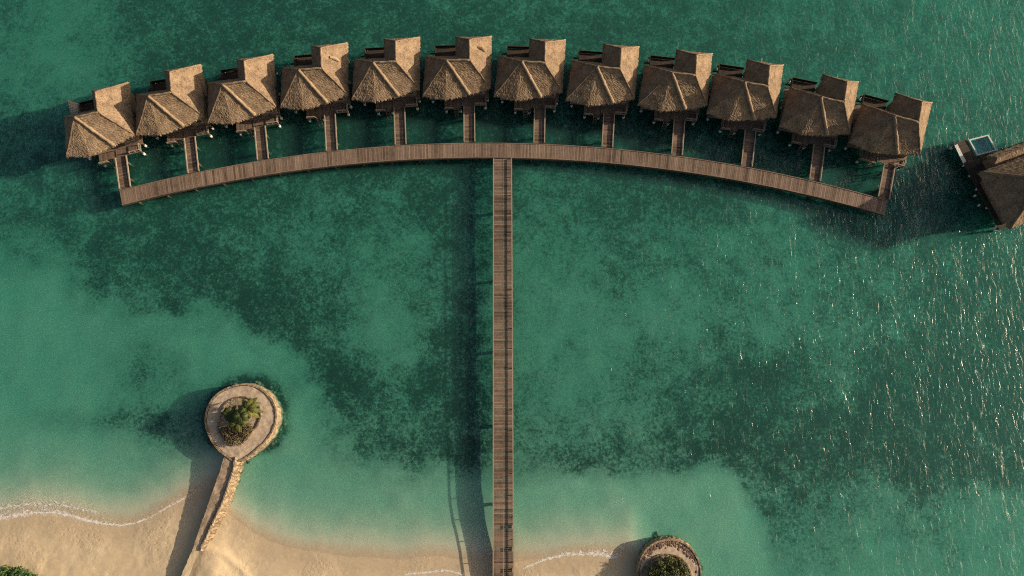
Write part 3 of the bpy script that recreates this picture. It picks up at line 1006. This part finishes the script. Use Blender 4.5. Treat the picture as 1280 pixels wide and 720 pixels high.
# ------------------------------------------------------------------ stone islets
def smooth_loop(pts, n=72):
    """closed Catmull-Rom through pts"""
    out = []; m = len(pts)
    for i in range(n):
        f = i / n * m; k = int(f); t = f - k
        p0, p1, p2, p3 = (pts[(k + d) % m] for d in (-1, 0, 1, 2))
        out.append(.5 * ((2 * p1) + (p2 - p0) * t + (2 * p0 - 5 * p1 + 4 * p2 - p3) * t * t + (3 * p1 - p0 - 3 * p2 + p3) * t ** 3))
    return out

def rock_mesh(mb, c, r, rr, sq=.7):
    ph = [rr.uniform(0, 6.3) for _ in range(3)]
    vs = []; n1, n2 = 5, 7
    for i in range(n1 + 1):
        th = math.pi * i / n1
        for j in range(n2):
            f = 2 * math.pi * j / n2
            d = Vector((math.sin(th) * math.cos(f), math.sin(th) * math.sin(f), math.cos(th)))
            k = r * (1 + .28 * mnoise.noise(d * 1.6 + Vector(ph)))
            vs.append(Vector(c) + Vector((d.x * k, d.y * k, d.z * k * sq)))
    fs = [(i * n2 + j, (i + 1) * n2 + j, (i + 1) * n2 + (j + 1) % n2, i * n2 + (j + 1) % n2) for i in range(n1) for j in range(n2)]
    mb.add(vs, fs, rr.uniform(.2, .8))

def make_islet(rim_px, bed_px, ztop, label, seed, spots=False):
    rr = random.Random(seed)
    rim = smooth_loop([P(*p, ztop) for p in rim_px], 84)
    bed = smooth_loop([P(*p, ztop) for p in bed_px], 60)
    c = sum(rim, Vector((0, 0, 0))) / len(rim)
    o = Vector((c.x, c.y, 0))
    root = empty('stone_islet', o)
    tag(root, label, 'islet', 'round stone islets by the beach')
    bc = sum(bed, Vector((0, 0, 0))) / len(bed)
    def ringquads(A, B, za, zb, tone=.5, jz=0.0):
        m = MB(); n = len(A); vs = []
        for p in A: vs.append((p.x - o.x, p.y - o.y, za + rr.uniform(-jz, jz)))
        for p in B: vs.append((p.x - o.x, p.y - o.y, zb + rr.uniform(-jz, jz)))
        m.add(vs, [(i, (i + 1) % n, n + (i + 1) % n, n + i) for i in range(n)], tone)
        return m
    # paved top: rings from rim to bed, resampled to the same count
    bed2 = smooth_loop([P(*p, ztop) for p in bed_px], 84)
    # rotate bed2 so it starts nearest to rim[0]
    def ang(p, q): return math.atan2(p.y - q.y, p.x - q.x)
    k0 = min(range(84), key=lambda k: abs(math.atan2(math.sin(ang(bed2[k], bc) - ang(rim[0], c)), math.cos(ang(bed2[k], bc) - ang(rim[0], c)))))
    bed2 = bed2[k0:] + bed2[:k0]
    mb = MB(); nr = 9; n = 84; vs = []
    for j in range(nr + 1):
        f = j / nr
        for i in range(n):
            p = rim[i].lerp(bed2[i], f); p = p + (c - rim[i]).normalized() * .25 * (1 - f)
            z = ztop - .06 + (mnoise.noise(p * .8) * .05 + rr.uniform(-.02, .02))
            vs.append((p.x - o.x, p.y - o.y, z))
    mb.add(vs, [(j * n + i, j * n + (i + 1) % n, (j + 1) * n + (i + 1) % n, (j + 1) * n + i) for j in range(nr) for i in range(n)])
    mb.t = [.5 + rr.uniform(-.25, .25) for _ in mb.f]
    mb.build('paved_ring', M['paving'], root, True)
    # planted bed
    mb = MB(); vs = []; nb_ = 8
    for j in range(nb_ + 1):
        for i in range(n):
            p = bed2[i].lerp(bc, j / nb_ * .999)
            vs.append((p.x - o.x, p.y - o.y, ztop - .06 + .18 * math.sin(j / nb_ * 1.5) + rr.uniform(-.04, .04)))
    mb.add(vs, [(j * n + i, j * n + (i + 1) % n, (j + 1) * n + (i + 1) % n, (j + 1) * n + i) for j in range(nb_) for i in range(n)])
    mb.build('planting_bed', M['soil'], root, True)
    mb = MB()
    for i in range(0, 84):
        a, b = bed2[i], bed2[(i + 1) % 84]
        h1 = .22
        mb.bar((a.x - o.x, a.y - o.y, ztop + .02), (b.x - o.x, b.y - o.y, ztop + .02), .16, .22 + rr.uniform(-.04, .04), rr.uniform(.1, .6))
    mb.build('bed_kerb', M['stone'], root)
    # outer wall: rough stone, leaning outwards to the foot
    mb = MB(); vs = []; rows = 7
    for j in range(rows + 1):
        f = j / rows
        z = ztop + .03 - (ztop + 1.6) * f
        for i in range(n):
            out = (rim[i] - c).normalized()
            p = rim[i] + out * (.02 + .28 * f + rr.uniform(-.09, .09) * (1 if j > 1 else .2))
            vs.append((p.x - o.x, p.y - o.y, z + rr.uniform(-.06, .06) * (1 if j > 1 else .25)))
    for i in range(n):      # inner lip
        inw = (c - rim[i]).normalized(); p = rim[i] + inw * (.18 + rr.uniform(-.015, .015))
        vs.append((p.x - o.x, p.y - o.y, ztop + .03 + rr.uniform(-.012, .012)))
    for i in range(n):
        inw = (c - rim[i]).normalized(); p = rim[i] + inw * (.2)
        vs.append((p.x - o.x, p.y - o.y, ztop - .3))
    fs = [(j * n + i, (j + 1) * n + i, (j + 1) * n + (i + 1) % n, j * n + (i + 1) % n) for j in range(rows) for i in range(n)]
    L0 = (rows + 1) * n; L1 = L0 + n
    fs += [(L0 + i, i, (i + 1) % n, L0 + (i + 1) % n) for i in range(n)]
    fs += [(L1 + i, L0 + i, L0 + (i + 1) % n, L1 + (i + 1) % n) for i in range(n)]
    mb.add(vs, fs); mb.t = [rr.uniform(.3, .7) for _ in mb.f]
    mb.build('stone_wall', M['stone'], root)
    # loose boulders at the foot: too many and too low to count
    mb = MB()
    for k in range(12 if spots else 45):
        i = rr.randrange(n); out = (rim[i] - c).normalized()
        p = rim[i] + out * rr.uniform(.2, .6)
        rock_mesh(mb, (p.x - o.x, p.y - o.y, rr.uniform(-.8, -.45)), rr.uniform(.15, .36), rr)
    rk = mb.build('foot_rubble', M['rubble'], root, True); rk['kind'] = 'stuff'
    if spots:
        mb = MB()
        for k in range(260):
            a = rr.uniform(.2, 2.7) if rr.random() < .8 else rr.uniform(0, 6.28)
            i = min(range(n), key=lambda q: abs(math.atan2(math.sin(ang(rim[q], c) - a), math.cos(ang(rim[q], c) - a))))
            p = rim[i].lerp(bed2[i], rr.uniform(.12, .62) ** 1.2)
            rock_mesh(mb, (p.x - o.x, p.y - o.y, ztop - .06), rr.uniform(.06, .2), rr, .22)
        M['litter'] = mat_simple('brown_litter', (.05, .03, .02), (.16, .10, .07), 3)
        dk = mb.build('ground_litter', M['litter'], root, True); dk['kind'] = 'stuff'
    return root, o, rim, bed2

rim1 = [(293, 577), (284, 572), (270, 560), (260, 543), (256, 525), (260, 507), (269, 494), (283, 485), (301, 480), (318, 482), (333, 491), (343, 505), (346, 521), (342, 537), (331, 553), (316, 566), (303, 575)]
bed1 = [(278, 545), (273, 535), (276, 521), (280, 508), (289, 500), (302, 496), (315, 499), (324, 508), (326, 520), (320, 534), (310, 547), (300, 556), (288, 555)]
make_islet(rim1, bed1, 1.25, 'round stone islet with green palms and brown scrub at the end of the sandy jetty', 3)
rim2 = [(797, 716), (800, 700), (808, 686), (821, 677), (838, 674), (853, 677), (866, 687), (874, 701), (877, 716), (876, 735), (866, 752), (838, 760), (808, 752), (798, 735)]
bed2p = [(800, 722), (808, 706), (818, 697), (830, 693), (845, 695), (856, 703), (863, 716), (864, 732), (852, 744), (836, 748), (815, 742), (804, 732)]
make_islet(rim2, bed2p, 1.25, 'round stone islet filled with dark olive hedge, cut off by the bottom edge', 9, True)

# ------------------------------------------------------------------ plants
def leaf_cloud(mb, c, rx, ry, rz, n, size, rr, tone0=.5, droop=0.0):
    for _ in range(n):
        while True:
            d = Vector((rr.uniform(-1, 1), rr.uniform(-1, 1), rr.uniform(-.5, 1)))
            if d.length < 1: break
        d = d * (.45 + .55 * rr.random()) / max(.35, d.length) if rr.random() < .75 else d
        p = Vector(c) + Vector((d.x * rx, d.y * ry, d.z * rz))
        nrm = (d + Vector((rr.gauss(0, .5), rr.gauss(0, .5), .4 + rr.gauss(0, .4)))).normalized()
        a = nrm.orthogonal().normalized(); a.rotate(Quaternion(nrm, rr.uniform(0, 6.3))); b = nrm.cross(a)
        s = size * rr.uniform(.6, 1.4)
        mb.add([p - a * s, p + b * s * .45, p + a * s, p - b * s * .45], [(0, 1, 2, 3)], min(1, max(0, tone0 + rr.gauss(0, .22))))

def shrub(loc, r, h, mat, label, group, seed, n=500, size=.16, tone=.5):
    rr = random.Random(seed)
    root = empty('shrub', loc)
    mb = MB()
    k = 5
    for q in range(k):
        a = 6.283 * q / k + rr.uniform(-.4, .4); d = r * rr.uniform(.2, .55)
        leaf_cloud(mb, (math.cos(a) * d, math.sin(a) * d, h * rr.uniform(.4, .6)), r * .62, r * .62, h * .55, n // k, size, rr, tone + rr.uniform(-.15, .15))
    mb.build('foliage', mat, root)
    mb = MB()
    for q in range(5):
        a = 6.283 * q / 5; mb.tube([(0, 0, -.15), (math.cos(a) * r * .25, math.sin(a) * r * .25, h * .3), (math.cos(a) * r * .5, math.sin(a) * r * .5, h * .65)], [.05, .035, .015], 5)
    mb.build('stem', M['trunk'], root)
    return tag(root, label, 'shrub', group)

def palm(loc, hgt, flen, nf, seed, label, tone=.5, lean=(0, 0)):
    rr = random.Random(seed)
    root = empty('palm_tree', loc)
    top = Vector((lean[0], lean[1], hgt))
    mb = MB()
    pts = [Vector((lean[0] * (k / 8) ** 1.6, lean[1] * (k / 8) ** 1.6, hgt * k / 8 - .1)) for k in range(9)]
    mb.tube(pts, [.17 - .007 * k + (.02 if k % 2 else 0) for k in range(9)], 8)
    mb.build('trunk', M['trunk'], root)
    mb = MB()
    for k in range(nf):
        a = k * 2.39996 + rr.uniform(-.25, .25); el = rr.uniform(-.1, 1.05)
        L = flen * rr.uniform(.8, 1.1); d = Vector((math.cos(a), math.sin(a), 0)); tn = tone + rr.gauss(0, .27)
        sp = []
        for s in range(13):
            f = s / 12
            sp.append(top + d * (L * (f * math.cos(el * .8) * (1 - .12 * f))) + Vector((0, 0, L * (math.sin(el) * f * .7 - (.55 + .2 * (1 - el)) * f * f))))
        for s in range(12):
            p0, p1 = sp[s], sp[s + 1]
            ax = (p1 - p0).normalized(); sd = ax.cross(Vector((0, 0, 1))).normalized(); upv = sd.cross(ax)
            mb.bar(p0, p1, .03, .02, .6)
            for q in range(2):
                base = p0.lerp(p1, q / 2); f = (s + q / 2) / 12
                w = flen * .21 * math.sin(math.pi * min(1, .12 + f * .9)) ** .7
                for sg in (-1, 1):
                    tip = base + sd * sg * w * rr.uniform(.8, 1.1) + ax * w * .55 - Vector((0, 0, w * rr.uniform(.15, .5)))
                    m_ = base.lerp(tip, .5) + upv * .03
                    h_ = ax * .045
                    mb.add([base - h_, m_ - h_ * 1.2, tip, m_ + h_ * 1.2, base + h_], [(0, 1, 2, 3, 4)], min(1, max(0, tn + rr.gauss(0, .10))))
    mb.build('crown', M['palm'], root)
    return tag(root, label, 'palm tree', 'palms on the round islet')

ZB = 1.3
def gp(px, py, z): p = P(px, py, z); return p
def palm_at(px, py, hgt, *a, **k):
    c = P(px, py, ZB + hgt)          # crown seen here; trunk straight below
    return palm((c.x, c.y, ZB), hgt, *a, **k)
palm_at(309, 511, 2.4, 1.9, 17, 1, 'olive green palm, uppermost of the palms on the islet', .62)
palm_at(287, 517, 1.9, 1.5, 16, 2, 'dark green palm on the left of the islet bed', .22)
palm_at(300, 519, 2.6, 1.4, 16, 5, 'bright green palm in the middle of the islet bed', .42)
palm_at(296, 527, 1.7, 1.6, 16, 3, 'yellow green palm just above the brown scrub on the islet', .72)
SG = 'dry scrub on the round islet'
for k, (px, py, r, h) in enumerate([(283, 540, .85, .6), (292, 537, .95, .7), (303, 537, .9, .7), (286, 549, .8, .6), (296, 548, .9, .7), (307, 544, .75, .6), (312, 535, .7, .6)]):
    c = P(px, py, ZB)
    shrub((c.x, c.y, ZB), r, h, M['dryleaf'], 'low brown dry shrub in the clump below the palms on the islet', SG, 60 + k, 420, .10, .42)
HG = 'olive hedge plants on the bottom islet'
for k, (px, py, r, h, tn) in enumerate([(815, 714, .9, 1.0, .4), (824, 706, .9, 1.0, .45), (836, 702, .9, 1.0, .5), (847, 705, .85, 1.0, .35), (854, 714, .85, 1.0, .45), (826, 717, 1.0, 1.2, .35),
                                         (840, 715, 1.0, 1.3, .5), (830, 730, 1.1, 1.2, .4), (848, 728, 1.0, 1.2, .4), (814, 728, .9, 1.1, .4)]):
    c = P(px, py, ZB)
    shrub((c.x, c.y, ZB), r, h, M['olive'], 'olive green hedge shrub packed in the bed of the bottom islet', HG, 90 + k, 560, .12, tn)
for k, (px, py, r, h, lab) in enumerate([(4, 722, 1.6, 1.7, 'glossy green bush cut off by the bottom left corner of the photo'),
                                        (24, 721, 1.5, 1.6, 'glossy green bush in the middle of the bottom left clump on the sand'),
                                        (40, 728, 1.2, 1.3, 'smaller yellow green bush at the right of the bottom left clump on the sand')]):
    c = P(px, py, 1.0)
    z = float(ground_z(np.array([c.x]), np.array([c.y]))[0])
    shrub((c.x, c.y, z), r, h, M['bush'], lab, 'bushes at the bottom left corner', 130 + k, 1500, .17, (.42, .45, .58)[k])

# ------------------------------------------------------------------ sandy jetty
ZJ = 1.22
def jl(pts): return [P(*p, ZJ) for p in pts]
left = jl([(280.5, 571), (277, 583), (262, 625), (240, 688), (228, 716), (216, 745)])
wall_l = jl([(293.5, 571), (290, 590), (278.5, 625), (264.5, 655), (252, 682), (250, 688)])
wall_r = jl([(297.5, 571), (294, 590), (282.5, 625), (268.5, 655), (256, 682), (253.5, 688)])
jo = Vector((left[2].x, left[2].y, 0))
jet = empty('sandy_jetty', jo)
tag(jet, 'narrow sandy jetty with a sunlit stone wall along its right, joining beach and islet', 'jetty')
def resample(poly, n):
    L = [0]
    for a, b in zip(poly, poly[1:]): L.append(L[-1] + (b - a).length)
    out = []
    for i in range(n + 1):
        d = L[-1] * i / n
        out.append(Vector((np.interp(d, L, [p.x for p in poly]), np.interp(d, L, [p.y for p in poly]), np.interp(d, L, [p.z for p in poly]))))
    return out
rr = random.Random(12)
NJ = 70
lj = resample(left, NJ)
rpath = resample(wall_l[:5] + jl([(243, 702), (226, 745)]), NJ)
mb = MB(); m = 6; vs = []
for i in range(NJ + 1):
    for j in range(m + 1):
        p = lj[i].lerp(rpath[i], j / m)
        vs.append((p.x - jo.x, p.y - jo.y, ZJ - .05 + mnoise.noise(p * 1.5) * .06 + rr.uniform(-.02, .02)))
mb.add(vs, [(i * (m + 1) + j, i * (m + 1) + j + 1, (i + 1) * (m + 1) + j + 1, (i + 1) * (m + 1) + j) for i in range(NJ) for j in range(m)])
mb.t = [rr.uniform(.2, .7) for _ in mb.f]
M['jettypath'] = mat_simple('jetty_path', (.20, .145, .10), (.36, .275, .19), 1.2, bump=.6, dist=.06)
tj = M['jettypath'].node_tree                    # blown sand lies over the beach end of the path
pb_ = [n for n in tj.nodes if n.type == 'BSDF_PRINCIPLED'][0]
src = pb_.inputs['Base Color'].links[0].from_socket
tc_ = tj.nodes.new('ShaderNodeTexCoord'); sp_ = tj.nodes.new('ShaderNodeSeparateXYZ'); tj.links.new(tc_.outputs['Object'], sp_.inputs[0])
nz_ = tj.nodes.new('ShaderNodeTexNoise'); nz_.inputs['Scale'].default_value = 1.2; nz_.inputs['Detail'].default_value = 5; tj.links.new(tc_.outputs['Object'], nz_.inputs['Vector'])
ma_ = tj.nodes.new('ShaderNodeMath'); ma_.operation = 'MULTIPLY_ADD'; ma_.inputs[1].default_value = 3.0
tj.links.new(nz_.outputs[0], ma_.inputs[0]); tj.links.new(sp_.outputs[1], ma_.inputs[2])
mr_ = tj.nodes.new('ShaderNodeMapRange'); mr_.inputs[1].default_value = P(255, 660).y - jo.y + 1.5; mr_.inputs[2].default_value = P(245, 692).y - jo.y + 1.5
tj.links.new(ma_.outputs[0], mr_.inputs[0])
mx_ = tj.nodes.new('ShaderNodeMix'); mx_.data_type = 'RGBA'; mx_.inputs[7].default_value = (.47, .37, .235, 1)
tj.links.new(mr_.outputs[0], mx_.inputs[0]); tj.links.new(src, mx_.inputs[6]); tj.links.new(mx_.outputs[2], pb_.inputs['Base Color'])
mb.build('path', M['jettypath'], jet, True)
mb = MB(); rows = 4; vs = []
for i in range(NJ + 1):
    for j in range(rows + 1):
        f = j / rows
        vs.append((lj[i].x - jo.x - .12 * f + rr.uniform(-.06, .06), lj[i].y - jo.y, ZJ + .02 - (ZJ + 1.3) * f))
mb.add(vs, [(i * (rows + 1) + j, i * (rows + 1) + j + 1, (i + 1) * (rows + 1) + j + 1, (i + 1) * (rows + 1) + j) for i in range(NJ) for j in range(rows)])
mb.t = [rr.uniform(.2, .7) for _ in mb.f]
mb.build('side_wall', M['stone'], jet)
wa = resample(wall_l, NJ); wb = resample(wall_r, NJ)
mb = MB(); vs = []
for i in range(NJ + 1):
    a, b = wa[i], wb[i]
    prof = [(a, ZJ - .2, 0), (a, ZJ + .16, 0), (a.lerp(b, .45), ZJ + .20, .03), (b, ZJ + .12, .05), (b + Vector((.10, -.04, 0)), .6, .06), (b + Vector((.27, -.1, 0)), -.05, .11), (b + Vector((.5, -.2, 0)), -1.1, .16)]
    for p, z, jt in prof:
        vs.append((p.x - jo.x + rr.uniform(-1, 1) * (.015 + jt), p.y - jo.y + rr.uniform(-1, 1) * (.015 + jt), z + rr.uniform(-1, 1) * (.012 + jt * .6)))
k = 7
mb.add(vs, [(i * k + j, (i + 1) * k + j, (i + 1) * k + j + 1, i * k + j + 1) for i in range(NJ) for j in range(k - 1)])
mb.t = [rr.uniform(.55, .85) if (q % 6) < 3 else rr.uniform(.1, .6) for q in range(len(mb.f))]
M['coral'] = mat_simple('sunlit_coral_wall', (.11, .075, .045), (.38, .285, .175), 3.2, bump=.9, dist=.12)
mb.build('stone_wall', M['coral'], jet)
# ------------------------------------------------------------------ light, sky, camera
SUN_EL, SUN_AZ = rad(18.6), rad(6)                 # azimuth from +x, negative towards the beach
sd = Vector((math.cos(SUN_EL) * math.cos(SUN_AZ), math.cos(SUN_EL) * math.sin(SUN_AZ), math.sin(SUN_EL)))
ld = bpy.data.lights.new('sun', 'SUN'); ld.energy = 5.0; ld.angle = rad(.5); ld.color = (1.0, .84, .64)
lo = bpy.data.objects.new('sun', ld); COL.objects.link(lo)
lo.rotation_euler = (-sd).to_track_quat('-Z', 'Y').to_euler(); lo.location = sd * 200
w = bpy.data.worlds.new('World'); scene.world = w; w.use_nodes = True
nt = w.node_tree; nt.nodes.clear()
sky = nt.nodes.new('ShaderNodeTexSky'); sky.sky_type = 'NISHITA'; sky.sun_disc = False
sky.dust_density = 5; sky.ozone_density = .4; sky.air_density = 1.0
sky.sun_elevation = SUN_EL; sky.sun_rotation = math.pi / 2 - SUN_AZ
bg = nt.nodes.new('ShaderNodeBackground'); bg.inputs['Strength'].default_value = .075
ow = nt.nodes.new('ShaderNodeOutputWorld')
nt.links.new(sky.outputs[0], bg.inputs[0]); nt.links.new(bg.outputs[0], ow.inputs[0])

cd = bpy.data.cameras.new('camera'); cam = bpy.data.objects.new('camera', cd); COL.objects.link(cam)
cam.location = (0, 0, H); cam.rotation_euler = (TH, 0, 0)
cd.sensor_fit = 'HORIZONTAL'; cd.sensor_width = 36; cd.lens = 36 * FOC
cd.clip_start = 1; cd.clip_end = 3000
scene.camera = cam
scene.view_settings.view_transform = 'Standard'; scene.view_settings.look = 'None'
scene.view_settings.exposure = 0.69; scene.view_settings.gamma = 1
scene.render.engine = 'CYCLES'
c = scene.cycles
c.use_denoising = False
c.filter_width = 1.1
c.max_bounces = 8; c.transparent_max_bounces = 12; c.diffuse_bounces = 3; c.glossy_bounces = 2; c.volume_bounces = 1
c.sample_clamp_indirect = 1.5; c.sample_clamp_direct = 12
